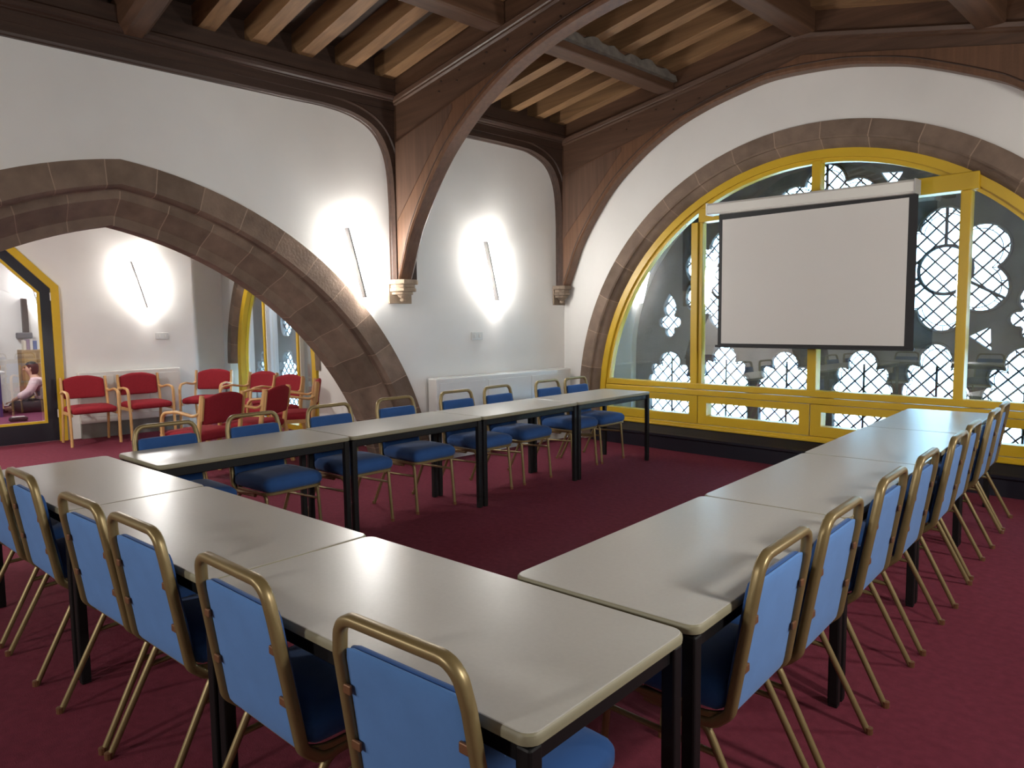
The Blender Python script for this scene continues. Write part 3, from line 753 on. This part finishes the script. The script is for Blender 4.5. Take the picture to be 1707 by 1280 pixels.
def sconce(x, yt, zt, yb, zb, label, sc=1.):
    """a slanting tapered wall light: glowing front, grey sides, lamp tube behind that washes the wall"""
    t = empty('wall_sconce', (x, (yt + yb) / 2, (zt + zb) / 2), label=label, cat='wall light', group='slanted wall sconces')
    yt -= t.location.y; yb -= t.location.y; zt -= t.location.z; zb -= t.location.z
    wt, wb_ = .20 * sc, .085 * sc
    f = [(.115, yt, zt), (.115, yt + wt, zt - .02), (.085, yb + wb_, zb - .01), (.085, yb, zb)]
    link('diffuser', prism(NB(), f, (.008, 0, 0)), M['diffuser'], t)
    bm = NB()
    for i, j in ((3, 0),):
        a, b = f[i], f[j]
        grid(bm, [[(a[0] + .012, a[1] - .012, a[2]), (a[0] - .05, a[1] - .012, a[2]), (a[0] - .05, a[1] + .006, a[2]), (a[0] + .012, a[1] + .006, a[2])], [(b[0] + .012, b[1] - .012, b[2]), (b[0] - .05, b[1] - .012, b[2]), (b[0] - .05, b[1] + .006, b[2]), (b[0] + .012, b[1] + .006, b[2])]])
    link('side_cheek', bm, M['lamp_grey'], t)
    link('side_diffuser', prism(NB(), [(.012, f[1][1] - .01, f[1][2]), (f[1][0], f[1][1], f[1][2]), (f[2][0], f[2][1], f[2][2]), (.030, f[2][1] - .01, f[2][2])], (0, .006, 0)), M['diffuser'], t)
    tubeo('lamp_tube', [(.055, yb + .045, zb + .07), (.065, yt + .09, zt - .07)], .014, M['lamp'], t, n=8)
    for q in (.25, .75):
        yy, zz = yb + (yt - yb) * q + .05, zb + (zt - zb) * q
        boxo('bracket', (0, yy - .008, zz - .008), (.088, yy + .008, zz + .008), M['lamp_grey'], t)
    return t
sconce(XW, 2.155, 2.30, 2.345, 1.665, 'slanted glowing wall light between the stone arch and the roof truss')
sconce(XW, 3.865, 2.29, 4.055, 1.655, 'slanted glowing wall light above the low white radiator cover')
sconce(XB, 1.62, 2.27, 1.80, 1.66, 'slanted glowing wall light on the back wall of the side bay')

# ------------------------------------------------------------------ projector screen
ps = empty('projector_screen', (0, 0, 0), label='white pull-down projector screen with black borders hung before the yellow window', cat='projector screen')
bm = NB(); pr = [(5.20, 2.445), (5.09, 2.445), (5.07, 2.46), (5.07, 2.535), (5.09, 2.555), (5.20, 2.555)]
grid(bm, [[(x, y, z - (x + 2.05) * .018) for y, z in pr] for x in (-3.0, -1.10)])
link('case', bm, M['case'], ps)
for x, s in ((-3.0, -1), (-1.10, 1)): boxo('end_cap', (x - .006, 5.066, 2.44 - (x + 2.05) * .018), (x + .006, 5.203, 2.558 - (x + 2.05) * .018), M['case'] if s < 0 else M['lamp_grey'], ps)
boxo('border', (-2.905, 5.152, 1.155), (-1.095, 5.156, 2.47), M['screen_black'], ps)
boxo('fabric', (-2.865, 5.149, 1.178), (-1.165, 5.1525, 2.405), M['screen'], ps)
boxo('weight_bar', (-2.93, 5.14, 1.138), (-1.085, 5.17, 1.162), M['screen_black'], ps, bev=.006)
for x in (-2.9, -1.2): boxo('wall_bracket', (x - .02, 5.19, 2.48), (x + .02, YF - .028, 2.52), M['lamp_grey'], ps)

# ------------------------------------------------------------------ tables
TH, TL, TW = .7035, 1.2, .577
def make_table():
    t = empty('table')
    w, l, r = TW / 2 - .0015, TL / 2 - .002, .032
    def rr(ins, z): return [(p.x, p.y, z) for p in fillet([(l - ins, w - ins, 0), (-l + ins, w - ins, 0), (-l + ins, -w + ins, 0), (l - ins, -w + ins, 0)], r, 5, closed=True)]
    link('tabletop', grid(NB(), [rr(.004, TH - .006), rr(.004, TH - .001), rr(.006, TH)]), M['laminate'], t)
    link('edge_lip', grid(NB(), [rr(.006, TH - .028), rr(.001, TH - .024), rr(0, TH - .014), rr(.001, TH - .005), rr(.004, TH - .0015)]), M['lip'], t, smooth=True, angle=40)
    bm = NB(); i = .035; z0, z1 = TH - .075, TH - .028
    for s in (-1, 1):
        box(bm, (-l + i, s * (w - i) - .014, z0), (l - i, s * (w - i) + .014, z1), .004, 1); box(bm, (s * (l - i) - .014, -w + i, z0), (s * (l - i) + .014, w - i, z1), .004, 1)
    link('apron', bm, M['black'], t)
    for sx in (-1, 1):
        for sy in (-1, 1):
            x, y = sx * (l - .027), sy * (w - .027)
            lg = boxo('leg', (x - .0185, y - .0185, .008), (x + .0185, y + .0185, TH - .03), M['black'], t, bev=.006)
            boxo('foot', (x - .017, y - .017, 0), (x + .017, y + .017, .012), M['black'], lg, bev=.003)
    return t
T0 = make_table(); used = [False]
def table(x, y, rz, label, group):
    o = T0 if not used[0] else copy_tree(T0); used[0] = True
    o.location = (x, y, 0); o.rotation_euler = (0, 0, rz); tag(o, label, 'table', group)
tN, tL, tR = .0787, .0605, .0897
def Np(s, t): return s * math.cos(tN) - t * math.sin(tN), s * math.sin(tN) + t * math.cos(tN)
XA, YL, XRr, YR = -3.6095, -.2295, .0088, .0117
def Lp(s, t): return XA + s * math.cos(tL) - t * math.sin(tL), YL + s * math.sin(tL) + t * math.cos(tL)
def Rp(s, t): return XRr + s * math.cos(tR) - t * math.sin(tR), YR + s * math.sin(tR) + t * math.cos(tR)
for k, lb in enumerate(('grey-topped table at the bare front corner of the horseshoe', 'grey-topped middle table of the near short row', 'grey-topped table of the near row at the end by the red chairs')):
    table(*Np(-TL * (k + .5), -TW / 2), tN, lb, 'tables of the near short row')
LN = ('first', 'second', 'third', 'last')
for k in range(4):
    table(*Lp(TW / 2, TL * (k + .5) + .002), tL + PI / 2, ('grey-topped table of the row along the side wall, touching the near row', 'grey-topped table of the row along the side wall, second from the near row', 'grey-topped table of the row along the side wall, third from the near row', 'grey-topped table ending the row along the side wall, nearest the yellow window')[k], 'tables of the row along the side wall')
for k in range(4):
    table(*Rp(-TW / 2, TL * (k + .5) + .012), tR + PI / 2, ('grey-topped table of the row opposite the side wall, touching the near row', 'grey-topped table of the row opposite the side wall, second from the near row', 'grey-topped table of the row opposite the side wall, third from the near row', 'grey-topped table ending the row opposite the side wall, under the projector screen')[k], 'tables of the row opposite the side wall')

# ------------------------------------------------------------------ blue banquet chairs (origin on the floor under the seat, facing +y)
CH = .832
def make_chair():
    t = empty('banquet_chair')
    g = M['gold']; rc = (.0145, .009)
    # hoop: seat rail -> back post -> across the top
    sd = [(.186, .06, .372), (.190, -.155, .352), (.196, -.206, .40), (.186, -.262, .74), (.168, -.272, CH - .006)]
    path = sd + [(-x, y, z) for x, y, z in reversed(sd)]
    path = fillet(path, [0, .06, .045, .0, .075, .075, .0, .045, .06, 0], 6)
    tubeo('back_frame', path, 0, g, t, rect=(.0125, .0145), up=(0, 0, 1))
    for s in (-1, 1):
        fl = tubeo('leg', fillet([(s * .186, .02, .372), (s * .186, .172, .372), (s * .190, .205, .0)], .035, 6), .0115, g, t, n=8)
        rl = tubeo('leg', fillet([(s * .188, .05, .356), (s * .190, -.135, .350), (s * .200, -.315, .0)], .06, 6), .0115, g, t, n=8)
        for lg, (x, y) in ((fl, (s * .190, .205)), (rl, (s * .200, -.315))):
            link('foot', lathe(NB(), [(.0, 0), (.013, 0), (.0135, .022), (.0, .024)], (x, y, 0), 10), M['gold_dark'], lg)
        tubeo('stretcher', [(s * .188, .182, .285), (s * .192, -.175, .272)], .009, g, t, n=8)
    bm = NB(); rim = fillet([(.205, .215, .383), (-.205, .215, .383), (-.195, -.185, .378), (.195, -.185, .378)], .06, 5, closed=True)
    tube(bm, rim, 0, rect=(.006, .009), closed=True)
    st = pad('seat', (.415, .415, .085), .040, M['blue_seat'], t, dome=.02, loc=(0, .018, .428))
    link('seat_rim', bm, g, t)
    def lean(w):
        z = w.z; f = (z - .40) / .4
        w2 = V((w.x * (1.0 - .07 * max(0, f)), w.y - .205 - .062 * f, z)); return w2
    def mk(nm, d, th, m):
        bm_w, bm_h = .368, .370
        def warp(w): return lean(V((w.x, w.z + d, w.y + .572)))
        return pad(nm, (bm_w, bm_h, th), .02, m, t, n=7, warp=warp)
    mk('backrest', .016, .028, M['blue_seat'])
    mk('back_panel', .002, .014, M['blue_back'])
    for s in (-1, 1):
        for z in (.525, .66):
            f = (z - .40) / .4
            boxo('bracket', (s * .172 - .015, -.222 - .062 * f, z - .011), (s * .172 + .015, -.214 - .062 * f, z + .011), M['gold_dark'], t, bev=.003)
    return t
C0 = make_chair(); usedc = [False]
HOOP = -.272
def chair(hx_, hy_, ang, label, group):
    """put the middle of the hoop over (hx_, hy_); ang = direction the chair faces, from +x"""
    o = C0 if not usedc[0] else copy_tree(C0); usedc[0] = True
    rz = ang - PI / 2
    d = Matrix.Rotation(rz, 3, 'Z') @ V((0, HOOP, 0))
    o.location = (hx_ - d.x, hy_ - d.y, 0); o.rotation_euler = (0, 0, rz); tag(o, label, 'chair', group)
NTH = ('first', 'second', 'third', 'fourth', 'fifth', 'sixth', 'seventh', 'eighth')
# near row, backs to the camera
NX = [(-.238, -.660), (-.862, -.718), (-1.49, -.757), (-1.935, -.80), (-2.635, -.852), (-3.15, -.895)]
for k, (x, y) in enumerate(NX):
    lb = ('blue banquet chair at the bare front corner table, seen close up from behind', 'blue banquet chair along the near row, second from the front corner', 'blue banquet chair along the near row, third from the front corner', 'blue banquet chair along the near row, fourth from the front corner', 'blue banquet chair along the near row, fifth from the front corner', 'blue banquet chair along the near row, cut by the picture edge')[k]
    chair(x, y, tN + PI / 2 + (.03, -.02, .01, .02, -.01, 0)[k], lb, 'blue chairs along the near row')
# row opposite the side wall
RX = [(.014, .428), (-.01, .886), (-.065, 1.504), (-.10, 2.046), (-.145, 2.70), (-.195, 3.185), (-.245, 3.88), (-.29, 4.35)]
for k, (x, y) in enumerate(RX):
    lb = 'blue banquet chair in the row opposite the side wall, %s from the front corner' % NTH[k]
    if k == 7: lb = 'blue banquet chair in the row opposite the side wall, nearest the yellow window'
    chair(x + .018, y, tR + PI, lb, 'blue chairs opposite the side wall')
LY = [.084, .657, 1.266, 1.88, 2.554, 3.09, 3.83, 4.285]
LXX = [-3.73, -3.78, -3.84, -3.88, -3.93, -3.98, -4.04, -4.06]
for k, y in enumerate(LY):
    x = LXX[k]
    lb = 'blue banquet chair behind the table row by the side wall, %s from the near row' % NTH[k]
    if k == 7: lb = 'blue banquet chair behind the side wall table row, nearest the yellow window'
    if k == 0: lb = 'blue banquet chair showing only its hoop behind the first side wall table'
    chair(x, y, tL + (.0, .04, .0, .0, -.02, .03, 0, 0)[k], lb, 'blue chairs along the side wall row')

# ------------------------------------------------------------------ red armchairs
def make_red():
    t = empty('armchair'); b = M['beech']
    for s in (-1, 1):
        x = s * .262
        tubeo('leg', fillet([(x, .235, 0), (x, .225, .30), (x * 1.02, .215, .44)], .0, 4), 0, b, t, rect=(.014, .021), up=(0, 1, 0))
        tubeo('armrest', fillet([(x * 1.02, .215, .43), (x * 1.03, .205, .635), (x * 1.04, .02, .650), (x * 1.0, -.18, .615), (x * .93, -.225, .64)], [0, .075, .15, .1, 0], 6), 0, b, t, rect=(.017, .0125), up=(0, 1, 0))
        tubeo('leg', fillet([(x * .97, -.285, 0), (x * .95, -.205, .42), (x * .93, -.265, .80)], [0, .25, 0], 6), 0, b, t, rect=(.013, .022), up=(0, 1, 0))
        boxo('seat_rail', (x - s * .02 - .010, -.20, .355), (x - s * .02 + .010, .22, .395), b, t, bev=.003)
        # broad shaped ear beside the backrest
        p = [(x * .90, -.222, .56), (x * .90, -.262, .575), (x * .90, -.292, .78), (x * .90, -.245, .765), (x * .90, -.215, .66)]
        link('side_panel', prism(NB(), p, (s * .020, 0, 0)), b, t)
    pad('seat', (.49, .46, .075), .032, M['red'], t, dome=.022, loc=(0, .012, .418))
    def warp(w):       # w.x across, w.y up, w.z depth
        up_ = w.y + .135; top = 1 - (w.x / .235) ** 2
        z = .535 + up_ * (.86 + .19 * top)
        return V((w.x, -.232 - (z - .54) * .17 + w.z - .025 * (1 - (w.x / .235) ** 2), z))
    pad('backrest', (.455, .27, .042), .02, M['red'], t, n=8, warp=warp)
    return t
R0 = make_red(); usedr = [False]
def red(x, y, fx, fy, label):
    o = R0 if not usedr[0] else copy_tree(R0); usedr[0] = True
    a = math.atan2(fy, fx); o.location = (x, y, 0); o.rotation_euler = (0, 0, a - PI / 2); tag(o, label, 'armchair', 'red armchairs in the side bay')
red(-9.03, .95, 1, -.02, 'red armchair with beech arms standing next to the yellow door frame')
red(-9.05, 1.60, 1, .02, 'red armchair with beech arms before the middle of the cream radiator cover')
red(-9.00, 2.36, .72, -.70, 'red armchair turned askew at the bay corner, beside the stone window jamb')
red(-8.05, 2.52, .31, -.95, 'red armchair backed against the bay window, by its first mullion')
red(-7.22, 2.44, .25, -.97, 'red armchair backed against the bay window, by its second mullion')
red(-6.52, 2.34, -.45, -.90, 'red armchair seen edge-on beside the arch pier, at the end of the row')
red(-6.14, 1.72, -.80, -.60, 'red armchair seen from behind at the arch opening, nearer the pier')
red(-5.92, 1.13, -.92, -.38, 'red armchair seen from behind, nearest the blue chairs under the arch')

# ------------------------------------------------------------------ room beyond the glazed door
XF = -14.9
tag(boxo('floor_far_room', (XF - .2, -4, -.15), (XB - .12, 2.3, 0), M['carpet_purple']), 'purple carpet of the room beyond the glazed door', kind='structure')
tag(boxo('wall_far_room', (XF - .2, -4, 0), (XF, 2.3, 3.4), M['plaster']), 'pale wall of the room beyond the glazed door', kind='structure')
tag(boxo('wall_far_room_side', (XF, 2.2, 0), (XB - .12, 2.42, 3.4), M['plaster']), 'pale side wall of the room beyond the glazed door', kind='structure')
tag(boxo('wall_far_room_end', (XF, -4.1, 0), (XB - .12, -4, 3.4), M['plaster']), 'end wall of the room beyond the glazed door', kind='structure')
tag(boxo('ceiling_far_room', (XF, -4, 3.3), (XB - .12, 2.3, 3.4), M['plaster']), 'ceiling of the room beyond the glazed door', kind='structure')
sconce(XF, 1.47, 2.36, 1.60, 1.80, 'slanted wall light glowing in the room beyond the glazed door')
p = boxo('trim_3', (XF, 1.33, 1.33), (XF + .10, 1.42, 1.95), M['dark_z'])
p['kind'] = 'structure'; p['label'] = 'dark roof post and corbel seen through the glazed door'
boxo('corbel', (XF, 1.22, 1.22), (XF + .16, 1.46, 1.33), mat('grey_corbel', (.12, .11, .12), rough=.8), p, bev=.02)
tag(boxo('wall_clock_box', (XF, .70, 2.36), (XF + .08, .93, 2.50), M['black'], bev=.01), 'small dark box fixed high on the wall beyond the glazed door', 'box')
purple = mat('purple_frame', (.05, .025, .13), rough=.4)
bt = empty('folding_table', (-13.25, .22, 0), label='white-topped table with purple legs beyond the glazed door', cat='table')
boxo('tabletop', (-.30, -.55, .70), (.30, .50, .725), M['white_metal'], bt, bev=.005)
for x in (-.26, .26):
    for y in (-.5, .42): boxo('leg', (x - .018, y - .018, 0), (x + .018, y + .018, .70), purple, bt)
tag(boxo('storage_box', (-13.35, .22, 0), (-12.98, .60, .40), mat('white_box', (.62, .66, .70), rough=.5), bev=.015), 'white storage box on the purple carpet under the table', 'box')
pc = empty('pencil_case', (-12.15, .72, 0), label='black pouch lying on the purple carpet inside the glazed door', cat='pouch')
pad('body', (.12, .24, .07), .03, M['black'], pc, n=5, loc=(0, 0, .036)); boxo('paper', (-.04, -.08, .068), (.05, .08, .076), M['white_metal'], pc)
pl = empty('laptop', (-13.2, .45, .725), label='black open laptop on the white-topped table', cat='laptop')
boxo('keyboard', (-.10, -.14, 0), (.12, .14, .015), M['black'], pl); boxo('screen', (-.13, -.14, .0), (-.115, .14, .03), M['black'], pl)
tb_ = empty('tub', (-13.3, .05, .725), label='pink and white tub standing on the white-topped table', cat='tub')
link('body', lathe(NB(), [(0, 0), (.09, 0), (.11, .16), (0, .17)], n=18), mat('white_tub', (.7, .6, .62), rough=.5), tb_); link('band', lathe(NB(), [(.097, .05), (.101, .05), (.106, .09), (.10, .09)], n=18), M['red'], tb_)
db = empty('display_board', (-14.6, .45, 0), label='purple display board on a dark stand beyond the glazed door', cat='display board')
boxo('panel', (-.02, -.55, .75), (.02, .34, 1.42), mat('lilac_felt', (.16, .14, .30), rough=.9), db, bev=.004); boxo('post', (-.03, .30, 0), (.03, .36, 1.42), purple, db); boxo('foot', (-.2, .28, 0), (.2, .38, .03), purple, db)
rcx = copy_tree(R0); rcx.location = (-14.05, .62, 0); rcx.rotation_euler = (0, 0, PI / 2 + .9); rcx.location.y = .45; tag(rcx, 'red armchair standing behind the seated person beyond the glazed door', 'armchair'); rcx['group'] = 'red armchairs beyond the glazed door'
cb = empty('cabinet', (-14.55, 1.42, 0), label='small brown wooden cabinet against the wall beyond the glazed door', cat='cabinet')
brn = mat('tan_wood', (.30, .19, .08), rough=.6, noise=.15, nscale=(3, 3, 20))
boxo('body', (-.2, -.22, 0), (.2, .25, 1.02), brn, cb, bev=.008)
for y in (-.19, .04): boxo('door', (.2, y, .10), (.215, y + .19, .96), mat('tan_door', (.40, .27, .12), rough=.5), cb, bev=.004)
for k, (c, h, w) in enumerate((((.62, .56, .45), .17, .04), ((.25, .17, .24), .19, .05), ((.62, .60, .55), .18, .04), ((.10, .13, .30), .16, .06))):
    y = 1.25 + sum((.045, .055, .045, .065)[:k])
    tag(boxo('book', (-14.6, y, 1.02), (-14.42, y + w, 1.02 + h), mat('book_cover', c, rough=.6)), ('cream book at the open end of the row on the brown cabinet', 'plum book second in the row on the brown cabinet', 'white book third in the row on the brown cabinet', 'navy book ending the row on the brown cabinet')[k], 'book', 'books on the brown cabinet')

# person sitting on the carpet, turned to the left, reaching down
def skin_body(name, verts, edges, m, parent, root=0, sub=2):
    me = bpy.data.meshes.new(name); me.from_pydata([v[:3] for v in verts], edges, [])
    o = bpy.data.objects.new(name, me); COL.objects.link(o); o.parent = parent; me.materials.append(m)
    sk = o.modifiers.new('skin', 'SKIN'); sk.use_smooth_shade = True
    for i, v in enumerate(verts):
        r = v[3]; me.skin_vertices[0].data[i].radius = (r, r if len(v) < 5 else v[4]); me.skin_vertices[0].data[i].use_root = (i == root)
    su = o.modifiers.new('sub', 'SUBSURF'); su.levels = su.render_levels = sub
    dg = bpy.context.evaluated_depsgraph_get(); dg.update()
    nm = bpy.data.meshes.new_from_object(o.evaluated_get(dg)); o.modifiers.clear(); o.data = nm; bpy.data.meshes.remove(me)
    nm.polygons.foreach_set('use_smooth', [True] * len(nm.polygons))
    return o
skinm = mat('skin', (.52, .31, .22), rough=.6); hairm = mat('dark_hair', (.02, .014, .011), rough=.6)
pe = empty('person', (-13.45, 1.30, 0), PI - .25, label='person in a pink top and grey cardigan sitting on the purple carpet, reaching down', cat='person')
# local: +y is the way the person faces (turned to -y in the room)
sv = [(0, -.02, .13, .13, .10), (0, -.01, .28, .125, .09), (0, .04, .44, .14, .095), (0, .09, .555, .075), (0, .115, .62, .052), (0, .15, .70, .075, .085), (0, .145, .78, .07, .085),
      (-.16, .08, .53, .055), (-.20, .16, .36, .042), (-.15, .34, .25, .034), (-.12, .42, .20, .03),
      (.16, .08, .53, .055), (.21, .13, .34, .042), (.17, .31, .20, .034), (.14, .40, .13, .03),
      (-.10, .04, .10, .085), (-.22, .40, .14, .065), (-.02, .30, .06, .05), (.10, .04, .10, .085), (.24, .38, .13, .065), (.06, .46, .06, .045), (-.04, .18, .045, .04), (.02, .56, .05, .04)]
se = [(0, 1), (1, 2), (2, 3), (3, 4), (4, 5), (5, 6), (3, 7), (7, 8), (8, 9), (9, 10), (3, 11), (11, 12), (12, 13), (13, 14), (0, 15), (15, 16), (16, 17), (17, 21), (0, 18), (18, 19), (19, 20), (20, 22)]
body = skin_body('body', sv, se, skinm, pe)
def grow(vs, g): return [tuple(list(v[:3]) + [a + g for a in v[3:]]) for v in vs]
top = skin_body('pink_top', grow(sv[:4] + sv[7:10] + sv[11:14], .03), [(0, 1), (1, 2), (2, 3), (3, 4), (4, 5), (5, 6), (3, 7), (7, 8), (8, 9)], mat('pink_cotton', (.66, .50, .52), rough=.9), pe)
card = skin_body('cardigan', grow([(0, -.05, .14, .145, .10), (0, -.05, .28, .14, .09), (0, -.01, .43, .15, .09), (-.03, .03, .51, .09)], .045), [(0, 1), (1, 2), (2, 3)], mat('grey_knit', (.16, .16, .19), rough=.95), pe)
tro = skin_body('trousers', grow([sv[0]] + sv[15:22] , .026), [(0, 1), (1, 2), (2, 3), (3, 7), (0, 4), (4, 5), (5, 6)], mat('black_trousers', (.012, .012, .015), rough=.9), pe)
for sx, hx0 in ((-1, (-.12, .42, .20)), (1, (.14, .40, .13))):
    for k, (dx, l) in enumerate(((-.024, .055), (-.008, .07), (.008, .075), (.024, .065))):
        tubeo('finger', [(hx0[0] + dx, hx0[1] + .02, hx0[2] - .01), (hx0[0] + dx * 1.2, hx0[1] + .02 + l * .7, hx0[2] - .02), (hx0[0] + dx * 1.2, hx0[1] + .02 + l, hx0[2] - .045)], [.009, .0085, .006], skinm, body, n=6)
    tubeo('thumb', [(hx0[0] - sx * .02, hx0[1], hx0[2]), (hx0[0] - sx * .045, hx0[1] + .03, hx0[2] - .01), (hx0[0] - sx * .045, hx0[1] + .055, hx0[2] - .025)], [.011, .009, .007], skinm, body, n=6)
hb_ = NB(); bmesh.ops.create_uvsphere(hb_, u_segments=20, v_segments=14, radius=1.)
for v in hb_.verts:
    c = v.co; v.co = V((c.x * .088, .125 + c.y * .100 - (.03 if c.y > .2 and c.z < .3 else 0), .755 + c.z * .098 - (.05 if c.y < 0 and c.z < 0 else 0)))
link('hair', hb_, hairm, pe, smooth=True, angle=80)
tubeo('nose', [(0, .225, .735), (0, .25, .715), (0, .228, .708)], [.008, .014, .008], skinm, body, n=6)
for sx in (-1, 1):
    bm = NB(); bmesh.ops.create_uvsphere(bm, u_segments=10, v_segments=8, radius=.010, matrix=Matrix.Translation((sx * .03, .222, .745))); link('eye', bm, hairm, body)
    bm = NB(); bmesh.ops.create_uvsphere(bm, u_segments=10, v_segments=8, radius=.02, matrix=Matrix.Translation((sx * .082, .14, .73)) @ Matrix.Diagonal((.4, .7, 1.2, 1))); link('ear', bm, skinm, body)
boxo('mouth', (-.022, .219, .683), (.022, .228, .690), mat('lips', (.35, .12, .10), rough=.5), body, bev=.003)
for x, y in ((-.04, .14), (.04, .60)): pad('shoe', (.085, .22, .07), .03, M['black'], pe, n=5, loc=(x, y, .036))

# ------------------------------------------------------------------ light
def area(name, loc, rot, sx, sy, e, col=(1, .965, .91)):
    l = bpy.data.lights.new(name, 'AREA'); l.shape = 'RECTANGLE'; l.size = sx; l.size_y = sy; l.energy = e; l.color = col
    o = bpy.data.objects.new(name, l); COL.objects.link(o); o.location = loc; o.rotation_euler = rot; return o
# the same wall lights on the two walls behind the camera
for y in (.6, 3.4): area('wall_light', (XR - .10, y, 2.0), (0, PI / 2, 0), .6, .22, 15)
for x in (-3.2, -.9): area('wall_light', (x, YB + .10, 2.0), (PI / 2, 0, 0), .22, .6, 13)
area('fill_light', (-12.2, -.2, 3.25), (0, 0, 0), 1.2, 1.2, 50)  # unseen lamp added to brighten the room beyond the glazed door
area('fill_light', (-7.2, -1.9, 3.2), (0, 0, 0), .4, .4, 38)  # added fill for the side bay, no fixture known here
area('fill_light', (-8.6, 3.62, 3.05), (0, 0, 0), 1.6, .3, 26, (.86, .93, 1.))  # cool fill added to lift the dark lobby beyond the bay window
w = bpy.data.worlds.new('sky'); S.world = w; w.use_nodes = True
bg = w.node_tree.nodes['Background']; bg.inputs['Color'].default_value = (.62, .82, 1., 1); bg.inputs['Strength'].default_value = 4.5
S.view_settings.view_transform = 'Standard'; S.view_settings.look = 'None'; S.view_settings.gamma = 1.; S.view_settings.use_curve_mapping = False
S.view_settings.exposure = 1.85
S.cycles.max_bounces = 8; S.cycles.transparent_max_bounces = 16; S.cycles.sample_clamp_indirect = 6.
